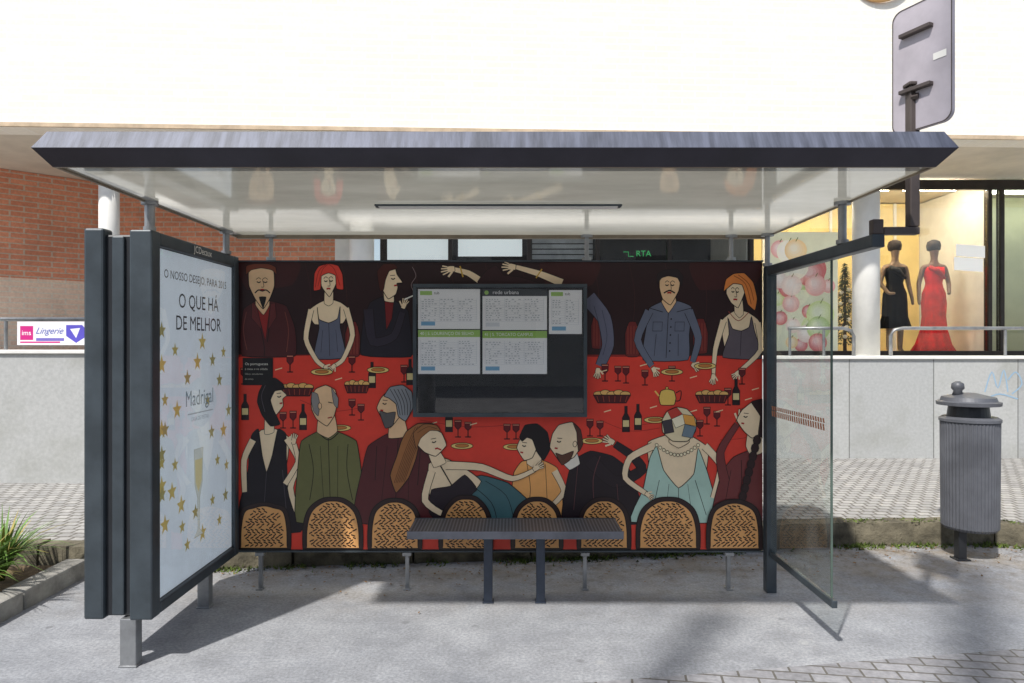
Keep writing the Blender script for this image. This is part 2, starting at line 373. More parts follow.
# 6 uniform man
A.pose(666,360,0,.92,.05)
A.shape([(641,360),(643,325),(645,308),(660,301),(676,301),(691,307),(690,335),(690,360)],(100,106,124))
A.limb([(645,311),(634,340),(651,366)],9,5.5,(100,106,124)); A.limb([(688,311),(700,338),(695,362)],9,5.5,(100,106,124))
hand(653,369,1.0,1.0); hand(696,365,.6,1.0)
A.shape([(658,302),(666,313),(674,302),(672,296),(661,296)],SK2,.6)
A.line([(666,313),(666,358)],.6)
for k in range(5): A.ell(669.5,319+k*8,.9,.9,INK,0,8)
A.rect(650,322,660,331,(100,106,124),.6); A.rect(674,322,684,331,(100,106,124),.6); A.line([(645,308),(660,312)],.6); A.line([(691,308),(675,312)],.6)
for sx_ in (-1,1): A.line([(666+sx_*12,334),(666+sx_*13,356)],.45)
A.shape([(655,277),(666,273),(677,279),(676,291),(668,305),(659,299),(655,288)],SK2)
A.shape([(652,284),(652,274),(660,270),(673,269),(680,276),(679,286),(674,278),(664,276),(657,278)],(36,26,30),.5); eyes(666,284,6); A.line([(660,293),(666,290.5),(672,293)],1.4)
# 7 orange hair woman
A.pose(742,358,2,.88,-.06)
A.shape([(719,323),(729,314),(738,310),(750,312),(763,321),(760,356),(725,356)],SK)
A.shape([(727,318),(732,329),(742,331),(751,327),(754,316),(757,330),(764,358),(720,358),(728,335)],(96,86,94)); A.line([(742,331),(740,356)],.5)
A.shape([(735,302),(744,300),(745,314),(740,318),(735,313)],SK,.5)
A.limb([(722,321),(712,350),(709,376)],6.5,3.5,SK); A.limb([(761,322),(763,350),(738,372)],6.5,3.5,SK); hand(709,377,1.8,1.0); hand(737,373,2.4,1.0)
A.shape([(728,283),(744,280),(747,292),(739,308),(731,303),(726,294)],SK)
A.shape([(723,292),(726,280),(735,274),(747,273),(757,282),(761,298),(758,310),(750,304),(747,293),(744,285),(734,284)],(222,132,64)); A.line([(735,276),(748,284),(754,304)],.6,(120,50,20)); A.line([(740,275),(752,284),(757,300)],.6,(120,50,20)); eyes(736,291,5)
A.line([(728,312),(739,321),(751,312)],.8,(150,60,50))
A.pose()
# --- table things
WINE=(98,20,26)
def glass(x,y,h=18):
    A.shape([(x-3.4,y-h),(x+3.4,y-h),(x+3.2,y-h*.62),(x+.6,y-h*.45),(x-.6,y-h*.45),(x-3.2,y-h*.62)],WINE,.6,False)
    A.line([(x-3,y-h*.93),(x+3,y-h*.93)],.7,(225,150,120),False,False); A.line([(x,y-h*.45),(x,y)],1,INK,False,False); A.line([(x-3,y),(x+3,y)],1.1,INK,False,False)
def bottle(x,y,h=26):
    A.shape([(x-3.6,y),(x-3.6,y-h*.55),(x-1.3,y-h*.72),(x-1.3,y-h),(x+1.3,y-h),(x+1.3,y-h*.72),(x+3.6,y-h*.55),(x+3.6,y)],(36,22,26),.6,False); A.rect(x-3,y-h*.45,x+3,y-h*.2,(214,196,140))
def plate(x,y,w=11):
    A.ell(x,y,w,3.2,(232,202,122),.7); A.ell(x,y-.3,w*.62,1.8,(190,120,60),.5)
def basket(x,y,w=17):
    for k in range(5): A.ell(x-w*.7+k*w*.35,y-4-(k%2)*1.4,w*.27,2.8,(226,178,106),.6,12)
    A.shape([(x-w,y-3),(x+w,y-3),(x+w*.75,y+5),(x-w*.75,y+5)],(74,20,24),.7,False)
    for k in range(6): A.line([(x-w*.8+k*w*.32,y-2),(x-w*.7+k*w*.28,y+4)],.5,(170,70,50),False,False)
for x,y in ((290,372),(352,372),(283,428),(293,428),(458,437),(468,437),(507,439),(516,439),(590,436),(600,436),(618,381),(626,383),(707,424),(717,426),(672,381),(742,384),(352,415),(361,420),(244,384),(404,382),(605,381),(645,385),(700,436),(728,405)): glass(x,y,15+(x%3))
for x,y in ((303,430),(410,385),(626,432),(638,430),(449,432),(372,388),(736,405),(245,420)): bottle(x,y)
for x,y in ((322,372),(378,370),(340,428),(462,446),(514,447),(592,441),(705,366),(655,420),(672,372),(436,385)): plate(x,y)
for x,y,w in ((297,391,17),(357,388,13),(612,398,19),(712,398,17)): basket(x,y,w)
A.shape([(659,398),(661,391),(667,389),(674,391),(676,398),(674,405),(661,405)],(226,190,96)); A.line([(676,393),(681,391),(680,400),(675,401)],1); A.line([(659,396),(655,391)],1.5,(226,190,96)); A.ell(667,388,1.5,1.2,(226,190,96))
for x,y in ((275,370),(335,380),(470,425),(560,400),(604,412),(650,408),(690,378),(690,412),(752,390),(330,440),(430,424),(312,400),(270,400),(600,372),(640,366),(716,412),(745,400)):
    A.line([(x,y),(x+7,y-2)],.9,(236,214,170),False,False)
# --- front row
# a black dress
A.pose(265,520,0,.93,.07)
A.shape([(243,444),(254,430),(270,429),(284,437),(285,455),(278,505),(248,505),(243,462)],SK)
A.shape([(257,404),(266,410),(268,432),(258,434)],SK,.5)
A.shape([(244,436),(251,429),(257,455),(263,472),(268,455),(272,429),(281,434),(283,455),(288,490),(304,514),(304,532),(234,532),(243,470)],(28,20,28))
A.line([(263,472),(263,520)],.5,(80,70,80)); A.line([(280,470),(288,515)],.5,(80,70,80))
A.limb([(283,438),(297,460),(290,488),(303,522)],8,4.5,SK); A.limb([(246,440),(238,460),(241,492)],7,5,SK); A.limb([(284,484),(296,462),(291,444)],5.5,4,SK); hand(290,442,-1.5,1.0)
A.shape([(260,388),(270,388),(279,395),(275,399),(276,406),(268,416),(259,408)],SK)
A.shape([(249,392),(254,382),(265,378),(274,384),(276,389),(266,391),(262,400),(266,410),(274,424),(264,426),(254,415),(248,402)],(26,18,22)); prof(271,396,1); A.line([(256,384),(252,396),(257,412)],.5,(90,80,90))
# b green jacket
A.pose(331,522,0,.93,-.03)
A.shape([(294,522),(298,462),(302,441),(321,431),(342,432),(361,441),(365,468),(369,522)],(104,104,62))
A.line([(331,436),(331,520)],.7); A.line([(310,444),(314,470),(309,500)],.7); A.line([(352,444),(350,470),(355,500)],.7); A.line([(320,432),(331,440),(342,433)],1); A.line([(322,446),(324,500)],.45); A.line([(341,446),(339,500)],.45)
A.shape([(322,414),(338,414),(341,431),(331,438),(319,432)],SK2,.6)
A.shape([(314,398),(319,389),(330,385),(340,390),(342,402),(338,416),(330,426),(319,419),(314,409)],SK2)
A.shape([(314,401),(315,392),(321,394),(323,404),(321,416),(316,411)],(134,130,128),.5); A.shape([(336,388),(343,398),(342,408),(338,404)],(134,130,128),.5); A.ell(323,406,2,3.2,SK2,.6,10); A.line([(331,418),(336,417)],1.2,(150,30,30)); A.line([(332,402),(337,403)],.9)
# c maroon jacket
A.pose(394,522,0,.95,.05)
A.shape([(352,522),(358,468),(363,446),(382,434),(402,432),(423,441),(432,462),(436,522)],(84,32,36))
A.line([(394,438),(395,520)],.7); A.line([(372,446),(372,480)],.7); A.line([(418,448),(417,485)],.7); A.line([(383,446),(380,500)],.45); A.line([(406,446),(408,500)],.45)
A.shape([(385,418),(399,418),(404,436),(384,438)],SK2,.6)
A.shape([(374,398),(382,390),(394,394),(396,414),(385,428),(377,420),(370,408)],SK2)
A.shape([(377,396),(383,387),(396,385),(406,392),(408,408),(401,421),(393,416),(390,404),(382,398)],(136,140,146))
for k in range(5): A.line([(383+k*4,389),(391+k*3.5,402),(395+k*2.5,415)],.6)
A.shape([(373,411),(381,413),(390,412),(388,425),(380,428)],(92,88,88),.6); prof(378,403,-1)
# e orange top woman, then f black suit man leaning over her
A.pose(540,516,3,.93,-.05,-4)
A.shape([(513,502),(516,474),(525,462),(547,460),(563,467),(568,490),(567,516),(515,516)],(240,172,100))
A.line([(530,464),(534,490),(530,512)],.6); A.line([(550,464),(552,500)],.5); A.shape([(531,452),(544,452),(546,464),(537,468),(530,464)],SK,.5)
A.limb([(560,470),(570,490),(556,506)],7,4,SK); hand(555,506,2.6,.9)
A.shape([(525,436),(536,432),(541,446),(536,458),(527,461),(519,449)],SK)
A.shape([(522,438),(528,426),(541,424),(552,432),(555,448),(548,460),(541,452),(536,440),(530,438),(525,442)],(26,18,22)); prof(527,446,-1)
A.pose(590,522,0,1,.05,-3)
A.shape([(566,522),(569,474),(575,459),(590,451),(612,456),(630,470),(642,500),(644,524)],(34,24,30))
A.limb([(590,460),(616,482),(642,470),(632,456),(614,444)],13,6,(38,28,34)); hand(611,442,3.6,1.15)
A.line([(600,456),(594,480),(598,515)],.7,(100,58,62)); A.line([(578,465),(576,510)],.5,(100,58,62)); A.line([(618,484),(622,515)],.5,(100,58,62))
A.shape([(562,450),(576,452),(580,464),(570,470),(562,462)],(226,220,206),.6)
A.shape([(551,434),(557,425),(570,422),(579,430),(581,444),(574,457),(561,463),(554,454),(549,447)],SK)
A.shape([(571,423),(579,430),(582,444),(578,452),(576,440),(575,432)],(80,48,38),.5); A.shape([(555,453),(562,455),(573,451),(570,460),(562,465)],(92,58,44),.6); prof(558,441,-1); A.ell(574,444,2,3,SK,.6,10)
# d long brown hair, sprawling
A.pose(450,500,-5,1.04,.10)
A.shape([(456,484),(480,478),(506,488),(528,510),(524,528),(436,528),(442,500)],(66,104,110))
A.line([(470,486),(490,506),(496,526)],.6); A.line([(484,484),(504,500),(512,524)],.5)
A.shape([(429,462),(445,458),(462,468),(480,484),(464,504),(440,514),(430,492)],SK)
A.shape([(432,488),(450,486),(464,476),(476,492),(448,512),(438,520),(430,510)],(36,26,36),.6)
A.limb([(446,465),(480,470),(510,484),(532,477)],8,3.6,SK); hand(532,476,-.5,1.05)
A.limb([(432,470),(426,498),(446,514),(466,508)],7,4,SK); hand(467,508,-.1,.9); A.line([(440,464),(452,486)],1.1)
A.shape([(402,438),(407,428),(418,421),(432,422),(437,428),(426,431),(420,440),(417,455),(410,474),(398,488),(392,470),(398,452)],(150,98,56))
for k in range(7): A.line([(416+k*2,424),(407+k*1.7,445),(396+k*1.6,478)],.5,(84,48,24))
A.shape([(427,446),(438,448),(446,462),(434,466)],SK,.5)
A.shape([(419,434),(430,427),(441,432),(446,445),(436,455),(425,450),(418,442)],SK); prof(434,440,1)
A.shape([(414,430),(424,422),(436,424),(440,430),(430,429),(421,436),(417,446)],(150,98,56),.5); A.line([(418,430),(428,425),(437,428)],.5,(84,48,24))
A.line([(437,447),(441,449)],1.4,(170,30,30))
# g headscarf
A.pose(682,520,0,.94,-.05)
A.shape([(650,442),(674,434),(696,436),(714,448),(709,476),(690,492),(664,490),(650,466)],SK)
A.shape([(628,522),(642,490),(651,458),(659,446),(665,470),(680,488),(697,474),(703,448),(711,470),(718,496),(728,522)],(172,202,188))
A.line([(680,488),(678,518)],.6); A.line([(660,480),(650,515)],.6); A.line([(698,480),(708,515)],.6); A.line([(670,484),(664,518)],.4); A.line([(690,484),(693,518)],.4)
A.limb([(655,446),(630,458),(624,478),(646,494)],7,4.5,SK); A.limb([(710,446),(726,466),(716,498)],8,5,SK); hand(646,494,.6,.9)
for k in range(13):
    t=k/12; A.ell(659+t*44,445+math.sin(t*math.pi)*10,1.7,1.7,(238,226,190),.5,8)
A.shape([(676,430),(690,430),(694,442),(682,448),(672,442)],SK,.5)
A.shape([(666,420),(672,411),(682,407),(693,409),(702,419),(701,431),(692,441),(676,441),(666,432)],(222,206,168))
for q,c in (([(672,411),(682,407),(688,414),(676,419)],(186,60,48)),([(666,421),(676,419),(678,432),(668,434)],(64,58,64)),([(688,414),(700,416),(702,426),(690,424)],(222,160,74)),([(690,424),(702,427),(697,438),(686,436)],(110,128,140)),([(676,419),(688,414),(690,424),(680,428)],(236,226,196))): A.shape(q,c,.6,False)
# h right woman
A.pose(742,520,0,.97,.05)
A.shape([(710,522),(718,474),(730,457),(750,449),(763,452),(765,522)],(112,50,50)); A.line([(738,460),(740,500),(733,520)],.7); A.line([(728,470),(722,515)],.5)
A.limb([(722,482),(716,452),(732,424)],10,5,(112,50,50)); hand(734,420,-1.2,1.3)
A.shape([(744,430),(757,432),(760,452),(748,456),(742,446)],SK,.5)
A.shape([(736,410),(746,402),(757,404),(759,430),(748,438),(739,431),(731,420)],SK); A.shape([(745,402),(756,399),(763,404),(764,440),(754,434),(755,416)],(44,24,26),.5); prof(740,416,-1)
for k in range(9): A.ell(753-k*1.7,440+k*8,4,5,(46,26,28),.7,10)
A.pose()
# rattan chair backs
def rattan(cx,w,top):
    out=[(cx-w,549),(cx-w*.99,526),(cx-w*.82,509),(cx-w*.42,top+1),(cx,top-1),(cx+w*.42,top+1),(cx+w*.82,509),(cx+w*.99,526),(cx+w,549)]
    A.shape(cr(out,False,5,1),(46,30,30),.9,False)
    inn=[(cx-w+4,548),(cx-w+4.5,528),(cx-w*.70,512),(cx-w*.35,top+5),(cx,top+3),(cx+w*.35,top+5),(cx+w*.70,512),(cx+w-4.5,528),(cx+w-4,548)]
    A.shape(cr(inn,False,5,1),(222,164,102),.7,False)
    def hw(y):
        t=max(0,min(1,(y-top-3)/28.0)); return (w-5)*math.sqrt(max(0,1-(1-t)**2))
    pol=[]; r=0; y=top+6
    while y<547.5:
        h=hw(y)-1.5; x=cx-27+(r%3)*1.7
        while x<cx+25:
            if abs(x+1.6-cx)<h-1 and 239<x<757 and random.random()>.06:
                s_=1 if (r//2)%2 else -1
                j=random.uniform(-.5,.5); ln=random.uniform(2.8,4.2); s_*=random.uniform(.6,1.1)
                a=(x+j,y+s_); b=(x+j+ln,y-s_)
                pol.append([(a[0],a[1]-.62),(b[0],b[1]-.8),(b[0],b[1]+.62),(a[0],a[1]+.8)])
            x+=5.0
        y+=2.6; r+=1
    A.put(pol,(38,20,16))
for cx,w,t in ((264,27,503),(333,30,498),(395,27,499),(466,27,496),(537,26,498),(604,27,498),(668,32,498),(734,28,500)): rattan(cx,w,t)
A.rect(243,358,273,385,(24,20,22),.4)
A.txt('Os portugueses',245,364,3.6,(220,216,205)); A.txt('à mesa e na cidade',245,369,3,(190,186,175)); A.txt('Obra: estudantes',245,374,2.6,(170,166,155)); A.txt('de artes',245,379,2.6,(170,166,155))

# ------------------------------------------------------------------ SETTING
MB().box(-150,150,-150,150,-.3,-.004).build('ground',M('far_asphalt',(120,120,122),.9,0,.2,2,.3),kind='structure')
MB().poly([(-12,-6,0),(12,-6,0),(12,5.6,0),(-12,5.6,0)]).build('shelter_paving',mGround,kind='structure')
MB().poly([(-1.6,2.93,.004),(.23,3.2,.004),(2.7,3.58,.004),(9,4.5,.004),(9,-3,.004),(-1.6,-3,.004)]).build('paver_strip',mPavers,kind='structure')
kl=[(-14,4.2),(-3.3,4.75),(1.0,5.15),(2.72,5.42),(3.85,5.45),(4.25,5.25),(4.7,4.9),(6.5,4.7),(14,4.4)]
MB().prism([(x,y+.14) for x,y in kl]+[(14,14),(-14,14)],-.1,.176).build('upper_pavement',mSetts,kind='structure')
k=MB()
for (a,b) in zip(kl[:-1],kl[1:]):
    a=Vector((*a,0)); b=Vector((*b,0)); L=(b-a).length; n=max(1,round(L/.9)); d=(b-a)/n; nrm=Vector((-d.y,d.x,0)).normalized()
    for i in range(n):
        p=a+d*i+d.normalized()*.008; q=a+d*(i+1)-d.normalized()*.008; z=.184+random.uniform(-.012,.012); z2=z+random.uniform(-.008,.008)
        ns=7; vs=[]; 
        for s_ in range(ns+1):
            t=s_/ns; c=p+(q-p)*t; j=random.uniform(-.022,.012); zz=z+(z2-z)*t+random.uniform(-.006,.004)
            vs+=[(c.x+nrm.x*j,c.y+nrm.y*j,-.05),(c.x+nrm.x*(j+random.uniform(-.012,.006)),c.y+nrm.y*j,zz*.5),(c.x+nrm.x*(j+.012),c.y+nrm.y*(j+.012),zz),(c.x+nrm.x*.16,c.y+nrm.y*.16,zz),(c.x+nrm.x*.16,c.y+nrm.y*.16,-.05)]
        fs=[]
        for s_ in range(ns):
            for r_ in range(4): o_=s_*5+r_; fs.append((o_,o_+5,o_+6,o_+1))
        fs+=[(0,1,2,3,4),tuple(ns*5+i_ for i_ in (4,3,2,1,0))]
        k.faces(vs,fs)
k.build('kerb',mKerb,kind='structure')
k=MB()
for i in range(6):
    y0=4.72-i*.62; k.prism([(-3.08,y0-.61),(-2.93,y0-.61),(-2.93,y0),(-3.08,y0)],-.05,.12+random.uniform(-.006,.006))
k.build('bed_kerb',mKerb2,bevel=.015,kind='structure')
MB().prism([(-9,.9),(-3.085,.9),(-3.085,4.72),(-9,4.5)],-.05,.07).build('soil',mSoil,kind='structure')
def ky(x):
    for (a,b) in zip(kl[:-1],kl[1:]):
        if a[0]<=x<b[0]: return a[1]+(b[1]-a[1])*(x-a[0])/(b[0]-a[0])
m=MB()
for i in range(6500):
    x=random.uniform(-3,4.9); y=ky(x)
    cl=math.sin(x*5.1)+math.sin(x*11.7+1)+math.sin(x*2.3)
    if cl<random.uniform(-1.2,2.2): continue
    z0=0; 
    if i%4==0: y+=random.uniform(0,.12); z0=.18; h=random.uniform(.006,.02)
    else: y-=abs(random.gauss(.015,.045)); h=random.uniform(.008,.04)
    a=random.uniform(0,6.28); w=random.uniform(.004,.014)
    l=random.uniform(-.03,.03)
    m.poly([(x-w*math.cos(a),y-w*math.sin(a),z0),(x+w*math.cos(a),y+w*math.sin(a),z0),(x+l,y+random.uniform(-.03,.02),z0+h)])
m.build('moss',mMoss,kind='stuff')
m=MB()
for i in range(900):
    x=random.uniform(-2.6,4.4); y=ky(x)-.03-abs(random.gauss(0,.26)); s=random.uniform(.003,.015); a=random.uniform(0,6.28)
    m.poly([(x+s*math.cos(a+k*1.57)*(1 if k%2 else .5),y+s*math.sin(a+k*1.57)*(1 if k%2 else .5),.006+random.uniform(0,.008)) for k in range(4)])
m.build('leaf_litter',M('dry_leaf',(122,92,56),.9,0,.5,20),kind='stuff')

def strap_plant(cx,cy,label,n,hh,seed):
    random.seed(seed)
    t=thing('strap_leaf_plant',label,'plant',(cx,cy,.07),'plants in the bed left of the shelter'); m=MB(); br=MB()
    for i in range(n):
        a=random.uniform(0,6.28); L=random.uniform(.5,1)*hh; bend=random.uniform(.2,1.1); w=random.uniform(.008,.015)
        pts=[]
        for k in range(7):
            u=k/6; r=L*u*math.sin(bend*u+.15); z=.07+L*u*math.cos(bend*u*1.15)
            pts.append(Vector((cx+r*math.cos(a),cy+r*math.sin(a),z)))
        sd=Vector((-math.sin(a),math.cos(a),0)); tgt=br if i%6==0 else m
        for k in range(6):
            w0=w*(1-(k/6)**2); w1=w*(1-((k+1)/6)**2)
            tgt.poly([pts[k]-sd*w0,pts[k]+sd*w0,pts[k+1]+sd*w1,pts[k+1]-sd*w1])
    m.build('foliage',mLeaf,t); br.build('dry_leaves',M('yellowed_leaf',(150,138,70),.7,0,.3,9),t)
strap_plant(-3.30,4.42,'clump of green strap leaves by the kerb, nearest the advert case',170,.54,3)
strap_plant(-3.24,4.08,'clump of green strap leaves cut by the left edge of the photo',170,.54,5)
random.seed(11)

# ------------------------------------------------------------------ SHOP BUILDING
B=thing('shop_building','cream brick shop building with deep overhang, granite base and terrace behind the bus shelter','building',(0,8,0))
def fy(x): return 7.74+.043*x
x0,x1=-14,14
b=MB(); b.faces([(x0,fy(x0),3.99),(x1,fy(x1),3.99),(x1,fy(x1),11),(x0,fy(x0),11),(x0,fy(x0)+.3,3.99),(x1,fy(x1)+.3,3.99),(x1,fy(x1)+.3,11),(x0,fy(x0)+.3,11)],[(0,1,2,3),(7,6,5,4),(0,4,5,1),(3,2,6,7),(0,3,7,4),(1,5,6,2)]); b.build('upper_wall',mCream,B)
b=MB(); b.prism([(x0,fy(x0)+.302),(x1,fy(x1)+.302),(14,14),(-14,14)],4.02,4.2); b.build('soffit',mSoff2,B)
b=MB(); b.bar((x0,fy(x0)-.012,4.01),(x1,fy(x1)-.012,4.01),.03,.045); b.build('drip_edge',M('tan_trim',(200,178,150),.7),B)
MB().box(-14,-2.2,6.98,10.6,-.1,1.50).build('plinth',mGranite,B)
MB().box(-2.198,14,8.5,10.3,-.1,1.41).build('plinth',mGranite,B)
MB().box(-14.02,-2.18,6.95,7.35,1.502,1.54).build('plinth_cap',mWhite,B,.005)
MB().box(-2.17,14,8.47,8.9,1.412,1.45).build('plinth_cap',mWhite,B,.005)
def wall(p,q,z0,z1,th,mat,name):
    m=MB(); m.bar((p[0],p[1],(z0+z1)/2),(q[0],q[1],(z0+z1)/2),th,z1-z0); return m.build(name,mat,B)
wall((-9.2,7.5),(-6.1,10.4),2.52,4.015,.2,mBrick,'brick_wall'); wall((-9.2,7.5),(-6.1,10.4),1.5,2.52,.2,mSunlitBrick,'painted_sun_band')  # lower band is the sunlit strip, painted in as lighter brick
wall((-6.15,10.45),(-2.55,10.45),1.5,4.015,.2,mBrick,'brick_wall')
def column(x,y,r,zb):
    MB().lathe(x,y,[(r,zb),(r,4.015)],32).build('column',mWhite,B,smooth=True)
column(-4.75,8.05,.11,1.5); column(-1.98,9.0,.16,1.41); column(4.64,8.95,.165,1.41)
MB().box(-2.62,-2.3,10.1,10.5,1.42,4.015).build('wall_pier',mWhite,B)
WY=10.0
frame=MB(); 
frame.box(-2.28,12,WY-.03,WY+.05,3.86,4.0)
frame.box(-2.28,12,WY-.03,WY+.05,1.412,1.50)
vx=[-2.25,-.9,.25,1.25,2.3,3.5,6.98,7.16,9.6]
for x in vx: frame.box(x-.03,x+.03,WY-.04,WY+.06,1.5,3.86)
frame.box(-2.28,3.5,WY-.025,WY+.045,2.62,2.68)
sf=frame.build('shop_front',mFrame,B,.004)
for a,c in zip(vx[:-1],vx[1:]):
    MB().box(a+.032,c-.032,WY,WY+.01,1.502,3.858).build('pane',mShop,sf)
MB().box(3.55,6.98,11.7,11.8,1.41,4.0).build('display_back_wall',M('warm_yellow_wall',(236,214,150),.8,0,.1,2),B)
for q in (4.3,5.45,6.55): MB().box(q-.02,q+.02,11.66,11.699,1.42,4.0).build('wall_strip',mWhite,B)
MB().box(7.02,12,11.2,11.3,1.41,4.0).build('display_back_wall',M('pale_green_beige_wall',(176,178,150),.8,0,.1,2),B)
MB().box(-2.3,3.5,11.9,12,1.41,4.0).build('back_wall',M('dark_interior',(58,56,60),.8,0,.4,1.2),B)
MB().box(3.46,3.54,10.08,12,1.41,4.0).build('partition',mWhite,B); MB().box(6.99,7.01,10.08,11.8,1.41,4.0).build('partition',mWhite,B)
MB().box(-2.3,12,10.301,12,1.2,1.42).build('shop_floor',M('pale_floor',(190,180,160),.5),B)
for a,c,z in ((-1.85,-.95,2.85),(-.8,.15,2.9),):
    MB().box(a,c,10.12,10.14,z,3.8).build('reflection_panel',emis('painted_reflection',(214,222,226),.7),B)  # glowing panels painted in for bright reflections on the shop windows
sl=MB()
for i in range(14): sl.box(.3,1.2,10.14,10.16,2.7+i*.08,2.7+i*.08+.06)
sl.build('siding_reflection',M('reflected_siding_grey',(180,184,190),.6),B)  # slats painted in for the grey siding reflected in the glass
for i in range(3): MB().box(3.9+i*1.02,4.7+i*1.02,10.3,10.38,3.93,3.97).build('ceiling_lamp',emis('lamp_glow',(255,240,214),66),B)
MB().box(7.4,9.4,10.5,10.6,3.93,3.97).build('ceiling_lamp',emis('lamp_glow_soft',(235,240,220),20),B)
n=MB(); n.text('RTA',.13,Matrix.Translation((2.1,10.9,3.04))@Matrix.Rotation(R(90),4,'X'))
n.tube([(1.78,10.9,3.07),(1.86,10.9,3.07),(1.86,10.9,3.0),(1.94,10.9,3.0)],.006,6)
t=n.build('neon_sign',emis('green_neon',(70,190,110),.6)); t['label']='small green neon letters glowing inside the dark shop above the poster panel'; t['category']='neon sign'
m=MB(); c=Vector((4.25,fy(4.25)-.03,5.93)); pts=[c+Vector((.36*math.cos(a*math.pi/24),0,.36*math.sin(a*math.pi/24))) for a in range(49)]
m.tube(pts,.022,8,cap=False)
t=m.build('wall_ring',M('tan_metal',(196,150,96),.5)); t['label']='tan metal ring on the cream wall, lower arc showing at the photo top'; t['category']='wall ornament'

def railing(pts,posts,label,zb,r=.022):
    t=thing('railing',label,'railing',(pts[0][0],pts[0][1],zb)); MB().tube(pts,r,12).build('handrail',mSteel,t,smooth=True)
    for (x,y,zt) in posts: MB().tube([(x,y,zb),(x,y,zt)],r*.8,10).build('post',mSteel,t)
    return t
z=1.80
railing([(3.5,8.65,z),(4.2,8.65,z),(4.3,8.65,z-.03),(4.33,8.65,z-.1),(4.33,8.65,1.45)],[(3.52,8.65,z-.02),(3.95,8.65,z-.02)],'grey steel handrail on the terrace left of the white round column',1.45)
railing([(4.8,8.65,1.45),(4.8,8.65,z-.1),(4.84,8.65,z-.02),(4.95,8.65,z),(12,8.65,z)],[(6.25,8.65,z-.02),(7.7,8.65,z-.02)],'long grey steel handrail on the terrace in front of the mannequins',1.45)
railing([(-9,7.15,1.86),(-4.2,7.15,1.86)],[(-5.3,7.15,1.84),(-4.24,7.15,1.84),(-7,7.15,1.84)],'steel handrail on the granite wall left of the advert case, carrying a banner',1.54)
BA=Art(lambda x,y,l:((x-512)*7.1/F,7.1-.001-l*.0006,CH-(y-HZ)*7.1/F))
BA.rect(17,321.5,93,345,(236,234,238)); BA.rect(20,326,33,340,(206,40,130)); BA.txt('ims',21.5,333,7,(255,255,255)); BA.txt('Lingerie',35,331,9,(70,90,180),sx=.95,shear=.5); BA.rect(36,338,64,341,(120,110,190)); 
BA.shape([(66,325),(82,325),(90,334),(76,343),(66,336)],(92,84,190),0,False); BA.shape([(70,329),(80,328),(76,338)],(240,240,250),0,False); BA.shape([(84,326),(91,326),(91,334)],(206,60,150),0,False); BA.rect(20,341.5,60,343,(206,40,130))
bt=thing('banner','white banner with pink and blue lettering hung on the left terrace railing','banner',tuple(P(55,345,7.1)))
p0=P(17,345,7.1); p1=P(93,321.5,7.1); MB().box(p0.x,p1.x,7.1,7.104,p0.z,p1.z).build('backing',mWhite,bt); BA.mb.build('printed_face',mPaper,bt,colors=True)
G=Art(lambda x,y,l:((x-512)*8.5/F,8.5-.002-l*.0005,CH-(y-HZ)*8.5/F))
for q in ([(985,392),(992,372),(998,388),(1004,370),(1008,392)],[(1008,380),(1016,372),(1022,384),(1012,394)],[(988,398),(1000,394),(1018,399)]): G.line(q,1.4,(150,178,200))
gt=G.mb.build('graffiti',mPaper,colors=True); gt['label']='pale blue sprayed scribble on the granite wall at the far right'; gt['category']='graffiti'

WPo=Art(lambda x,y,l:((x-512)*9.985/F,9.985-l*.0004,CH-(y-HZ)*9.985/F))
WPo.rect(768,232,838,356,(230,232,206)); 
random.seed(4)
for i in range(34):
    r=random.uniform(6,15); x=random.uniform(770+r,836-r);y=random.uniform(236+r,352-r)
    c=random.choice([(242,220,212),(236,180,176),(214,228,166),(246,240,224),(216,120,122),(188,212,148),(240,210,160)])
    for q in range(5):
        f=q/5; WPo.ell(x-r*.22*f,y-r*.25*f,r*(1-f*.85),r*(1-f*.85),tuple(int(v+(252-v)*f*.75) for v in c),0,20)
    WPo.line([(x,y-r*.8),(x+r*.2,y-r*1.15)],.8,(110,120,70),False,False)
wt=WPo.mb.build('window_poster',vcol('glowing_window_print',.4,.5,.04,0,.18),colors=True); wt['label']='colourful poster of pink, white and green round shapes in the shop window'; wt['category']='poster'  # print glows slightly, emission put into its colour
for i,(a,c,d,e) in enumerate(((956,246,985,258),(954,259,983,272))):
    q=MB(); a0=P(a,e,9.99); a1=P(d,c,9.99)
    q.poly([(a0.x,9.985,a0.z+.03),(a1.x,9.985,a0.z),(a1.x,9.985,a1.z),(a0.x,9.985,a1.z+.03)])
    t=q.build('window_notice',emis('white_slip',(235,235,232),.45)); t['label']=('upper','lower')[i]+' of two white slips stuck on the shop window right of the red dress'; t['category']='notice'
def skin(name,vs,es,rs,mat,parent):
    me=bpy.data.meshes.new('s'); me.from_pydata(vs,es,[]); o=bpy.data.objects.new('s',me); C.objects.link(o)
    o.modifiers.new('k','SKIN'); sv=me.skin_vertices[0].data
    for i,r in enumerate(rs): sv[i].radius=r if isinstance(r,tuple) else (r,r); sv[i].use_root=(i==0)
    u=o.modifiers.new('u','SUBSURF'); u.levels=2; u.render_levels=2
    bpy.context.view_layer.update(); m2=bpy.data.meshes.new_from_object(o.evaluated_get(bpy.context.evaluated_depsgraph_get()))
    bpy.data.objects.remove(o); m2.materials.clear(); m2.materials.append(mat)
    for p in m2.polygons: p.use_smooth=True
    q=bpy.data.objects.new(name,m2); C.objects.link(q); q.parent=parent; q.matrix_parent_inverse=Matrix.Translation(-parent.location); return q
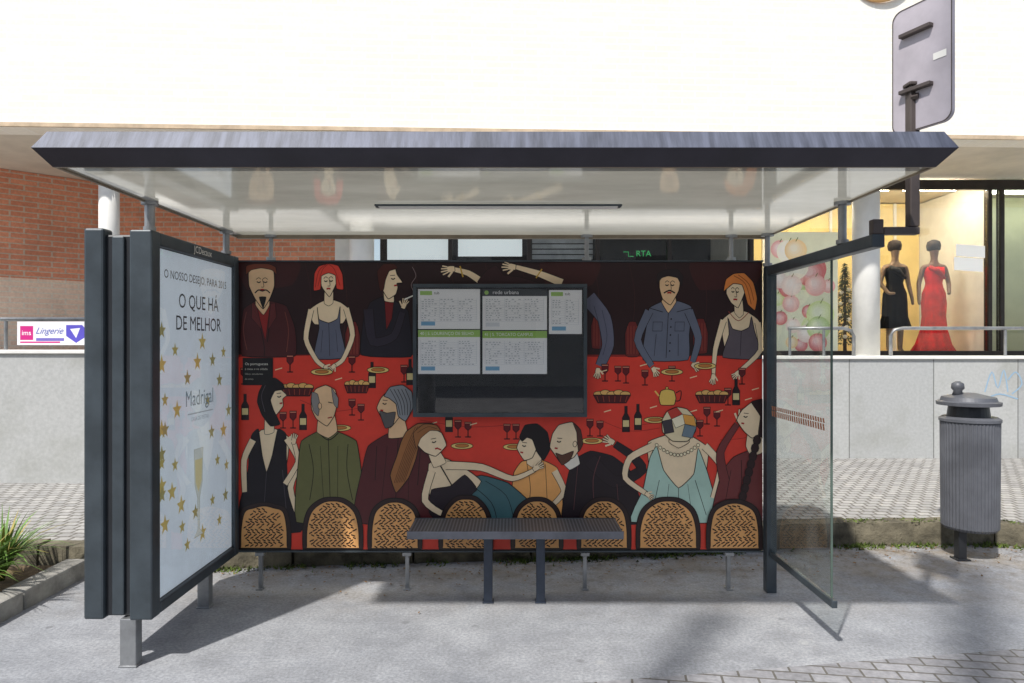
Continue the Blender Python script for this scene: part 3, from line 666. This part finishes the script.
def mannequin(px,label,dcol,long,skincol,sp=1):
    Y=10.55; X=(px-512)*Y/F; zb=1.42; t=thing('mannequin',label,'mannequin',(X,Y,zb))
    v=[(0,0,.95),(0,0,1.12),(0,0,1.32),(0,0,1.42),(0,-.01,1.50),(0,-.01,1.60),(0,-.01,1.70),
       (.16,0,1.38),(.23,.0,1.12),(.16,-.12,.95),(.10,-.2,.95),(-.16,0,1.38),(-.22,.02,1.12),(-.25,-.03,.88),(-.25,-.05,.78),
       (.08,0,.9),(.09,-.02,.5),(.09,.02,.1),(.09,-.1,.03),(-.08,0,.9),(-.09,0,.5),(-.09,.02,.1),(-.09,-.1,.03)]
    r=[(.13,.09),(.10,.075),(.13,.08),(.06,.05),.042,(.07,.08),(.055,.065),.045,.036,.026,.02,.045,.036,.026,.02,.08,.055,.035,.03,.08,.055,.035,.03]
    e=[(0,1),(1,2),(2,3),(3,4),(4,5),(5,6),(2,7),(7,8),(8,9),(9,10),(2,11),(11,12),(12,13),(13,14),(0,15),(15,16),(16,17),(17,18),(0,19),(19,20),(20,21),(21,22)]
    skin('body',[(X+a*sp,Y+b,zb+c) for a,b,c in v],e,r,M('mannequin_skin',skincol,.4),t)
    d=MB()
    prof=[(.15,1.36),(.16,1.28),(.12,1.12),(.135,1.05),(.17,.96),(.18,.8)]+([(.17,.6),(.19,.4),(.25,.18),(.34,.02)] if long else [(.185,.6),(.24,.42)])
    d.lathe(X,Y,[(rr,zb+zz) for rr,zz in reversed(prof)],72,sx=1,sy=.72,mod=lambda k,z:1+(.09*math.sin(k*math.pi*2/72*11+z*3)+.04*math.sin(k*math.pi*2/72*5))*max(0,min(1,1.25-(z-zb))))
    d.build('dress',M('dress_fabric',dcol,.65,0,.25,7,spec=.2),t,smooth=True)
    sh_=MB(); sh_.tube([(X-.13,Y-.1,zb+1.36),(X-.03,Y-.13,zb+1.3),(X+.1,Y-.12,zb+1.18)],[.03,.045,.02],10); sh_.build('bodice_drape',M('drape_fabric',tuple(int(q*.8) for q in dcol),.6),t,smooth=True)
    h=MB(); h.lathe(X,Y+.005,[(.03,zb+1.60),(.09,zb+1.63),(.1,zb+1.70),(.085,zb+1.76),(.03,zb+1.79)],20,sx=1,sy=1.05); h.build('hair',M('wig',(40,26,22),.7),t,smooth=True)
mannequin(934,'mannequin in a long red evening dress in the shop window',(220,4,12),True,(120,90,76))
mannequin(895,'mannequin in a black knee-length dress in the shop window beside the white column',(12,10,14),False,(140,116,98),-1)
X,Y=5.12,10.5; t=thing('decorated_tree','small dark fir tree with pale baubles in the shop window left of the column','tree',(X,Y,1.42))
f=MB(); random.seed(5)
for i in range(1500):
    u=random.random()**.8; z=1.6+(1-u)*1.25; r=.30*u*random.uniform(.4,1.05); a=random.uniform(0,6.28)
    c=Vector((X+r*math.cos(a),Y+r*math.sin(a),z)); o=Vector((math.cos(a)*.06,math.sin(a)*.06,-.03)); s=Vector((-math.sin(a),math.cos(a),0))*.012
    f.poly([c-s,c+s,c+o])
f.build('foliage',M('fir_green',(34,54,36),.8,0,.4,9),t); MB().tube([(X,Y,1.42),(X,Y,2.75)],[.03,.01],8).build('trunk',M('bark',(70,50,36),.9),t)
for i in range(16):
    u=random.uniform(.15,1); a=random.uniform(2.8,6.3); r=.29*u; z=1.6+(1-u)*1.2; bb=MB(); bb.lathe(X+r*math.cos(a),Y+r*math.sin(a),[(.005,z-.03),(.024,z-.02),(.032,z),(.024,z+.02),(.005,z+.03)],10); bb.build('bauble',mWhite,t,smooth=True)

# building across the street: only seen as a reflection in the glass
OB=thing('street_building','grey building across the street, seen only as reflections in the shop glass','building',(0,-17,0))
MB().box(-22,22,-19,-17,0,7.5).build('wall',M('grey_render',(170,168,164),.8,0,.15,.6),OB); MB().box(-22.4,22.4,-19,-16.6,7.501,7.8).build('roof',M('slate_roof',(90,86,84),.8),OB)
for r_ in range(2):
    for i in range(11): MB().box(-20.6+i*3.9,-18.6+i*3.9,-17.0,-16.95,1.1+r_*3.3,3.1+r_*3.3).build('window',M('dark_pane',(40,46,54),.1),OB)
# unseen poles, added behind the camera to throw long diagonal shadow bands
for (x,y,r,h,lab) in ((-2.35,-1.45,.10,8.4,'slimmer added shadow pole behind the camera, its shadow crossing under the glass panel'),(-1.38,-2.3,.14,11,'thicker added shadow pole behind the camera, its shadow crossing toward the litter bin')):
    t=thing('added_shadow_pole',lab,'pole',(x,y,0)); MB().tube([(x,y,0),(x,y,h)],[r,r*.85],20).build('added_pole_shaft',mSteel,t,smooth=True); MB().lathe(x,y,[(r*1.8,0),(r*1.8,.3),(r*1.2,.36)],20).build('added_pole_foot',mDark,t)

# ------------------------------------------------------------------ BUS SHELTER
Sh=thing('bus_shelter','grey bus shelter with flat roof, dinner party mural, glass side and advert case','bus shelter',(-.06,3.8,0))
def ring(x0,x1,y0,y1,z): return [(x0,y0,z),(x1,y0,z),(x1,y1,z),(x0,y1,z)]
bo=ring(-1.83,1.69,2.72,4.52,2.305); mi=ring(-1.875,1.742,2.66,4.57,2.366); to=ring(-1.84,1.71,2.70,4.54,2.44)
rm=.012
inn=ring(-1.83+rm,1.69-rm,2.72+rm,4.52-rm,2.305); inn2=ring(-1.83+rm,1.69-rm,2.72+rm,4.52-rm,2.44)
roof=MB().faces(bo+mi,[(i,(i+1)%4,4+(i+1)%4,4+i) for i in range(4)])
ro=roof.build('roof',mFascia,Sh)
m=MB().faces(bo+inn,[(i,(i+1)%4,4+(i+1)%4,4+i) for i in range(4)]); m.faces(inn+inn2,[(i,(i+1)%4,4+(i+1)%4,4+i) for i in range(4)]); m.build('inner_rim',mTan,ro)
m=MB().faces(mi+to,[(i,(i+1)%4,4+(i+1)%4,4+i) for i in range(4)]); m.faces(to+inn2,[(i,(i+1)%4,4+(i+1)%4,4+i) for i in range(4)]); m.build('roof_edge',mWeather,ro)
MB().poly([(x,y,2.313) for x,y,z in inn2]).build('ceiling_panel',mSoffit,ro)
MB().box(-1.80,1.66,4.46,4.495,2.29,2.3125).build('roof_rail',mTan,ro)
lf=MB().box(-.70,.56,3.47,3.53,2.302,2.312).build('roof_light',mDark,ro,.002); MB().box(-.68,.54,3.475,3.525,2.298,2.3015).build('light_diffuser',mWhite,ro)
def rpost(x,y,z0,r=.018):
    m=MB().tube([(x,y,z0),(x,y,2.3124)],r,16).lathe(x,y,[(.04,2.296),(.04,2.312)],20).lathe(x,y,[(.03,z0+.0),(.03,z0+.02)],20); m.build('roof_post',mSteel,Sh)
MB().box((237-512)/S,(762.5-512)/S,YM,YM+.03,CH-(550-HZ)/S,CH-(262-HZ)/S).build('mural_panel',mBack,Sh,.002)
mp=bpy.data.objects['mural_panel']; A.mb.build('mural_print',mPrint,mp,colors=True)
xl,xr=(235.5-512)/S,(763-512)/S; zb,zt=CH-(551-HZ)/S,CH-(262-HZ)/S
MB().box(xl,xr,YM-.012,YM+.032,zt+.001,zt+.010).build('panel_trim',mDark,mp); MB().box(xl,xr,YM-.012,YM+.032,zb-.006,zb+.004).build('panel_trim',mDark,mp)
for x in (260,407,585,729):
    X=(x-512)/S; m=MB(); m.box(X-.012,X+.012,YM+.0,YM+.028,0,zb-.007); m.box(X-.028,X+.028,YM-.018,YM+.03,zb-.03,zb-.0075); m.box(X-.022,X+.022,YM-.02,YM+.04,0,.008); m.build('foot',mSteel,Sh,.002)
for x in (270,587,732): rpost((x-512)/S,YM+.016,zt+.011,.014)
# advert case
cz0,cz1=.235,2.165
ca=MB(); XI=-1.79
ca.box(-2.09,XI-.02,3.40,4.46,cz0+.01,cz1-.02)
case=ca.build('advert_case',mDark2,Sh,.01)
f=MB()
f.box(XI-.10,XI+.012,3.37,3.455,cz0,cz1); f.box(XI-.10,XI+.012,4.385,4.448,cz0,cz1); f.box(XI-.1,XI+.011,3.456,4.384,cz1-.07,cz1-.001); f.box(XI-.1,XI+.011,3.456,4.384,cz0+.001,cz0+.06)
f.build('door_frame',mDark,case,.008)
MB().box(-2.12,-2.02,3.375,3.46,cz0,cz1+.01).build('rear_frame',mDark,case,.012)
MB().box(-1.985,-1.925,3.385,3.41,cz0+.02,cz1-.03).build('edge_profile',mDark,case,.006)
PO=Art(lambda x,y,l:(XI-.012+l*.0004,3.455+(x/100.0)*.93,CH-(y-HZ)/100.0))
PO.rect(0,HZ-49,100,HZ+130,(208,218,230))
mPoster=vcol('glowing_poster',.3,.5,.04,0,.36)  # slight emission added to brighten the poster print
def pz(px,py):
    Y=1.785*F/(512-px); return ((Y-3.455)/.93*100, HZ+(py-HZ)*Y/F*100)
def star(x,y,r,c):
    PO.shape([(x+r*(1 if k%2==0 else .42)*math.sin(k*math.pi/5)*1.0,y-r*(1 if k%2==0 else .42)*math.cos(k*math.pi/5)) for k in range(10)],c,0,False)
for q in range(5): PO.ell(50,HZ+60,24-q*4,66-q*9,(210+q*3,220+q*3,232+q*2),0,30)
for i,(a,c) in enumerate([(168,400),(155,330),(160,365),(151,468),(163,455),(156,490),(178,465),(190,378),(205,342),(210,400),(222,380),(226,430),(220,460),(165,495),(168,525),(185,527),(198,512),(205,533),(215,500),(228,495),(156,432),(226,352),(168,430),(200,362),(178,350),(232,410),(175,492),(190,545),(214,432),(180,410),(229,465),(215,360),(184,505),(222,520)]):
    x,y=pz(a,c); star(max(6,min(95,x)),y,4.1+(i%3)*.7,[(164,150,88),(146,138,90),(180,160,92)][i%3])
PO.txt('O NOSSO DESEJO, PARA 2015',50,pz(195,281)[1]-1,6.4,(44,44,50),'CENTER',.98)
PO.txt('O QUE HÁ',52,pz(198,305)[1]-1,11.2,(36,36,42),'CENTER'); PO.txt('DE MELHOR',52,pz(198,321)[1]+2,11.2,(36,36,42),'CENTER')
PO.txt('Madrigal',52,HZ+31,12.5,(108,126,138),'CENTER',.9); PO.rect(36,HZ+39,70,HZ+39.6,(150,160,170)); PO.txt('CASA DE FESTAS',52,HZ+42.5,3.2,(140,150,160),'CENTER')
PO.shape([(44,HZ+60),(56,HZ+60),(55,HZ+80),(51.5,HZ+88),(51,HZ+106),(56,HZ+110),(44,HZ+110),(49,HZ+106),(48.5,HZ+88),(45,HZ+80)],(198,204,202),.5,False,(160,162,154)); PO.shape([(45,HZ+66),(55,HZ+66),(54,HZ+79),(50,HZ+85),(46,HZ+79)],(206,196,152),0,False)
PO.mb.build('poster',mPoster,case,colors=True)
MB().box(XI-.002,XI,3.457,4.383,cz0+.062,cz1-.072).build('glass_pane',glassm('case_glass',(.98,.99,.99),.04,.02,.03,.18),case)
lt=MB(); lt.text('JCDecaux',.055,Matrix(((0,0,1,XI+.0125),(1,0,0,3.93),(0,1,0,cz1-.035),(0,0,0,1)))); lt.build('lettering',mWhite,case)
for (x,y,w) in ((-1.90,3.405,.04),(-1.87,4.16,.035)):
    m=MB(); m.box(x-w,x+w,y-.03,y+.03,0,cz0+.005); m.box(x-w-.006,x+w+.006,y-.036,y+.036,0,.01); m.build('leg',mSteel,case,.004)
rpost(-1.815,3.42,cz1+.001,.024); rpost(-1.80,4.30,cz1+.001,.02)
# notice board
Yb=4.38
def bx(px): return (px-512)*Yb/F
def bz(py): return CH-(py-HZ)*Yb/F
nb=MB().box(bx(413),bx(587),Yb+.004,YM-.014,bz(417),bz(284)).build('notice_board',M('board_black',(22,24,28),.2,0,.3,3),Sh,.004)
f=MB(); 
f.box(bx(413),bx(587),Yb-.012,Yb+.003,bz(287.5),bz(284)); f.box(bx(413),bx(587),Yb-.012,Yb+.003,bz(417),bz(413)); f.box(bx(413),bx(416.5),Yb-.012,Yb+.003,bz(412.9),bz(287.6)); f.box(bx(583.5),bx(587),Yb-.012,Yb+.003,bz(412.9),bz(287.6))
f.build('board_frame',mDark,nb,.002)
mSheet=vcol('bright_paper',.5,.4,.02)
def sheet(x0,y0,x1,y1,kind):
    T=Art(lambda x,y,l:(bx(x),Yb+.002-l*.00025,bz(y)))
    T.rect(x0,y0,x1,y1,(252,253,253))
    g=(164,206,104)
    if kind=='map':
        T.rect(x0,y0,x1,y0+7,(60,66,70)); T.ell(x0+4,y0+3.5,2.2,2.2,g,0,10); T.txt('rede urbana',x0+10,y0+3.4,5.4,(245,245,245))
    elif kind: T.rect(x0,y0-1,x1,y0+6,g); T.txt(kind,x0+2,y0+2.6,4.5,(252,252,252),sx=.92)
    else: T.rect(x0+2,y0+2,x0+14,y0+6,g); T.txt('tub',x0+16,y0+4,4,(60,60,60))
    random.seed(int(x0*y0)); yy=y0+10
    cols=3 if x1-x0>50 else 2; cw=(x1-x0-6)/cols
    pl=[]; gl=[]
    for c in range(cols+1): xx=x0+2.5+c*cw; gl.append([(xx,y0+9),(xx+.25,y0+9),(xx+.25,y1-10),(xx,y1-10)])
    while yy<y1-9:
        gl.append([(x0+2.5,yy+1.5),(x1-3,yy+1.5),(x1-3,yy+1.7),(x0+2.5,yy+1.7)])
        for c in range(cols):
            xx=x0+3.5+c*cw
            while xx<x0+3+c*cw+cw-5:
                w=random.choice((1.4,1.8,2.4)); 
                if random.random()<.7: pl.append([(xx,yy),(xx+w,yy),(xx+w,yy+.55),(xx,yy+.55)])
                xx+=w+1.2
        yy+=2.3
    T.put(gl,(206,212,218)); T.put(pl,(150,158,166))
    T.rect(x0+3,y1-7.5,x0+17,y1-3.5,(120,178,214) if kind!='map' else (226,230,234))
    T.mb.build('timetable_sheet',mSheet,nb,colors=True)
sheet(418,289,480,329,None); sheet(482.5,289,547,330,'map'); sheet(549,290,582,334,None)
sheet(418,331,480,374,'40 | S. LOURENÇO DE SELHO'); sheet(482.5,332,547,374,'41 | S. TORCATO CAMPUS')
MB().box(bx(416.6),bx(583.4),Yb-.006,Yb-.004,bz(412.8),bz(287.7)).build('board_glass',glassm('board_glass',(.99,.99,.99),.16,.01,.0,.5),nb)
# right glass side
XG=1.665
MB().box(XG-.03,XG+.035,4.38,4.448,.0,2.10).build('end_post',mDark,Sh,.005)
MB().box(XG-.03,XG+.03,3.10,4.379,2.04,2.10).build('top_rail',mDark,Sh,.006)
MB().box(XG-.015,XG+.015,3.52,4.379,.235,.275).build('bottom_rail',mDark,Sh,.005)
gp=MB().box(XG-.005,XG+.005,3.56,4.378,.278,2.038).build('glass_pane',mGlass,Sh)
MB().box(XG-.0052,XG+.0052,3.553,3.5595,.278,2.038).build('pane_edge',M('green_glass_edge',(84,100,92),.2),Sh)
st=MB(); 
for i in range(24):
    y=3.62+i*.031; st.poly([(XG-.0065,y,1.14),(XG-.0065,y+.02,1.14),(XG-.0065,y+.028,1.175),(XG-.0065,y+.008,1.175)]); st.poly([(XG-.0065,y,1.18),(XG-.0065,y+.02,1.18),(XG-.0065,y+.028,1.205),(XG-.0065,y+.008,1.205)])
st.build('safety_stripe',M('brown_vinyl',(176,120,92),.6),gp)
rpost(1.655,3.42,2.101,.02); rpost(1.65,4.41,2.101,.016)
# ------------------------------------------------------------------ bus stop flag sign
bs=thing('bus_stop_sign','back of grey bus stop plate on a mast at the right end of the shelter','bus stop sign',(1.84,3.14,2.0))
m=MB(); m.box(XG+.031,1.86,3.11,3.15,2.10,2.135); m.box(XG-.02,XG+.03,3.11,3.15,2.1005,2.17); m.box(1.815,1.86,3.11,3.155,2.136,2.78); m.build('mast',mMast,bs,.005)
MB().box(1.808,1.867,3.103,3.162,2.781,2.797).build('mast_cap',mMast,bs,.004)
e0=Vector((1.800,3.22,0)); e1=Vector((1.915,2.96,0)); d=(e1-e0).normalized(); nn=Vector((-d.y,d.x,0)); W=(e1-e0).length; H0,H1=2.575,3.15
def rr(w,h,r,n=6):
    o=[]
    for cx,cy,a0 in ((w-r,r,-90),(w-r,h-r,0),(r,h-r,90),(r,r,180)):
        for k in range(n+1): a=R(a0+90*k/n); o.append((cx+r*math.cos(a),cy+r*math.sin(a)))
    return o
o=rr(W,H1-H0,.045); m=MB(); vs=[]
for off in (-.009,.009): vs+=[e0+d*a+nn*off+Vector((0,0,H0+b)) for a,b in o]
k=len(o); m.faces(vs,[tuple(range(k)),tuple(range(2*k-1,k-1,-1))]+[(i,(i+1)%k,k+(i+1)%k,k+i) for i in range(k)])
m.build('sign_plate',M('plate_back',(172,166,174),.5,.0,.12,5),bs)
m=MB(); vs=[];
for sc in (1,.965):
    vs+=[e0+d*(W/2+(a-W/2)*sc)+nn*(-.0105)+Vector((0,0,H0+(H1-H0)/2+(b-(H1-H0)/2)*(sc+.018 if sc<1 else 1))) for a,b in o]
m.faces(vs,[(i,(i+1)%k,k+(i+1)%k,k+i) for i in range(k)]); m.build('rim',mMast,bs)
for zz in (2.76,3.02):
    a=e0+d*.05-nn*.022; b=e0+d*.20-nn*.022; MB().bar((a.x,a.y,zz),(b.x,b.y,zz+.0),.03,.018).build('clamp',mMast,bs,.003)
a=e0+d*.12-nn*.02; MB().bar((a.x,a.y,2.735),(1.84,3.11,2.72),.03,.03).build('clamp_arm',mMast,bs,.003)
m=MB(); q=e0+d*.2-nn*.0112; m.poly([q+Vector((0,0,2.86)),q+d*.06+Vector((0,0,2.86)),q+d*.06+Vector((0,0,2.89)),q+Vector((0,0,2.89))]); m.build('sticker',mWhite,bs)
# ------------------------------------------------------------------ bench
be=thing('bench','low grey perforated metal bench on two dark legs under the mural','bench',(.03,4.25,0))
def perf():
    m,nt,b=base('perforated_metal'); tc=N(nt,'ShaderNodeTexCoord').outputs['Object']
    v=N(nt,'ShaderNodeTexVoronoi'); v.inputs['Scale'].default_value=48; v.inputs['Randomness'].default_value=0; nt.links.new(vecscale(nt,tc,(1,1,0)),v.inputs['Vector'])
    c=ramp(nt,v.outputs['Distance'],.33,.38,lin((30,30,32)),lin((126,126,132))); nt.links.new(c,b.inputs['Base Color']); b.inputs['Roughness'].default_value=.45; b.inputs['Metallic'].default_value=.2; return m
m=MB(); m.box(-.625,.665,4.10,4.40,.455,.475); MB.build(m,'seat',perf(),be,.004)
MB().box(-.63,.67,4.085,4.099,.43,.477).build('seat_edge',M('bench_rim',(108,110,118),.4,.3),be,.004); MB().box(-.63,.67,4.401,4.415,.43,.477).build('seat_edge',mDark,be,.004)
m=MB(); m.box(-.62,.66,4.20,4.30,.41,.454); m.build('bearer',mDark2,be)
for x in (-.148,.177):
    m=MB(); m.box(x-.027,x+.027,4.215,4.27,0,.409); m.box(x-.035,x+.035,4.205,4.28,0,.008); m.build('leg',M('leg_blue_grey',(58,66,80),.45,.2),be,.004)
# ------------------------------------------------------------------ litter bin
X,Y=3.42,5.1
lb=thing('litter_bin','grey fluted cylindrical litter bin with hooded lid by the kerb at the right','litter bin',(X,Y,0))
gm=M('bin_grey_paint',(92,94,100),.45,.1,.18,5,.05)
MB().lathe(X,Y,[(.165,.225),(.182,.245),(.188,1.02)],192,mod=lambda k,z:1+(.026 if k%4<2 else 0)).build('body',gm,lb)
MB().lathe(X,Y,[(.18,1.021),(.20,1.025),(.20,1.045),(.175,1.06)],48).build('rim',gm,lb,smooth=False)
MB().lathe(X-.01,Y,[(.14,1.061),(.13,1.139)],32).build('neck',mDark2,lb)
MB().lathe(X-.01,Y,[(.17,1.14),(.207,1.145),(.21,1.17),(.185,1.178),(.175,1.205),(.09,1.225),(.05,1.235)],48).build('hood',gm,lb,smooth=False)
MB().lathe(X-.09,Y,[(.038,1.222),(.028,1.25),(.044,1.27),(.040,1.305),(.015,1.322)],24).build('knob',gm,lb,smooth=True)
m=MB(); m.box(X-.12,X-.06,Y-.06,Y+.0,0,.224); m.box(X-.14,X-.04,Y-.08,Y+.02,0,.012); m.build('foot',mDark2,lb,.004)

# ------------------------------------------------------------------ light, sky, camera
AZ=R(-33); EL=R(52)
W_=bpy.data.worlds.new('World'); bpy.context.scene.world=W_; W_.use_nodes=True; nt=W_.node_tree; bg=nt.nodes['Background']
sk=N(nt,'ShaderNodeTexSky',sky_type='NISHITA'); sk.sun_disc=False; sk.sun_elevation=EL; sk.sun_rotation=R(180+33)
hs=N(nt,'ShaderNodeHueSaturation'); hs.inputs['Saturation'].default_value=.7; nt.links.new(sk.outputs[0],hs.inputs['Color']); nt.links.new(hs.outputs[0],bg.inputs[0]); bg.inputs[1].default_value=.15
L=bpy.data.lights.new('sun','SUN'); L.energy=4.8; L.angle=R(1.6); L.color=(1,.96,.90)
lo=bpy.data.objects.new('sun',L); C.objects.link(lo)
lo.rotation_euler=Vector((-math.sin(AZ)*math.cos(EL),math.cos(AZ)*math.cos(EL),-math.sin(EL))).to_track_quat('-Z','Y').to_euler()
cam=bpy.data.cameras.new('camera'); cam.lens=24; cam.sensor_width=36; cam.shift_y=2.5/1024; cam.clip_end=600
co=bpy.data.objects.new('camera',cam); C.objects.link(co); co.location=(0,0,CH); co.rotation_euler=(R(90),0,0); bpy.context.scene.camera=co
vs=bpy.context.scene.view_settings; vs.view_transform='Standard'; vs.look='None'; vs.exposure=0
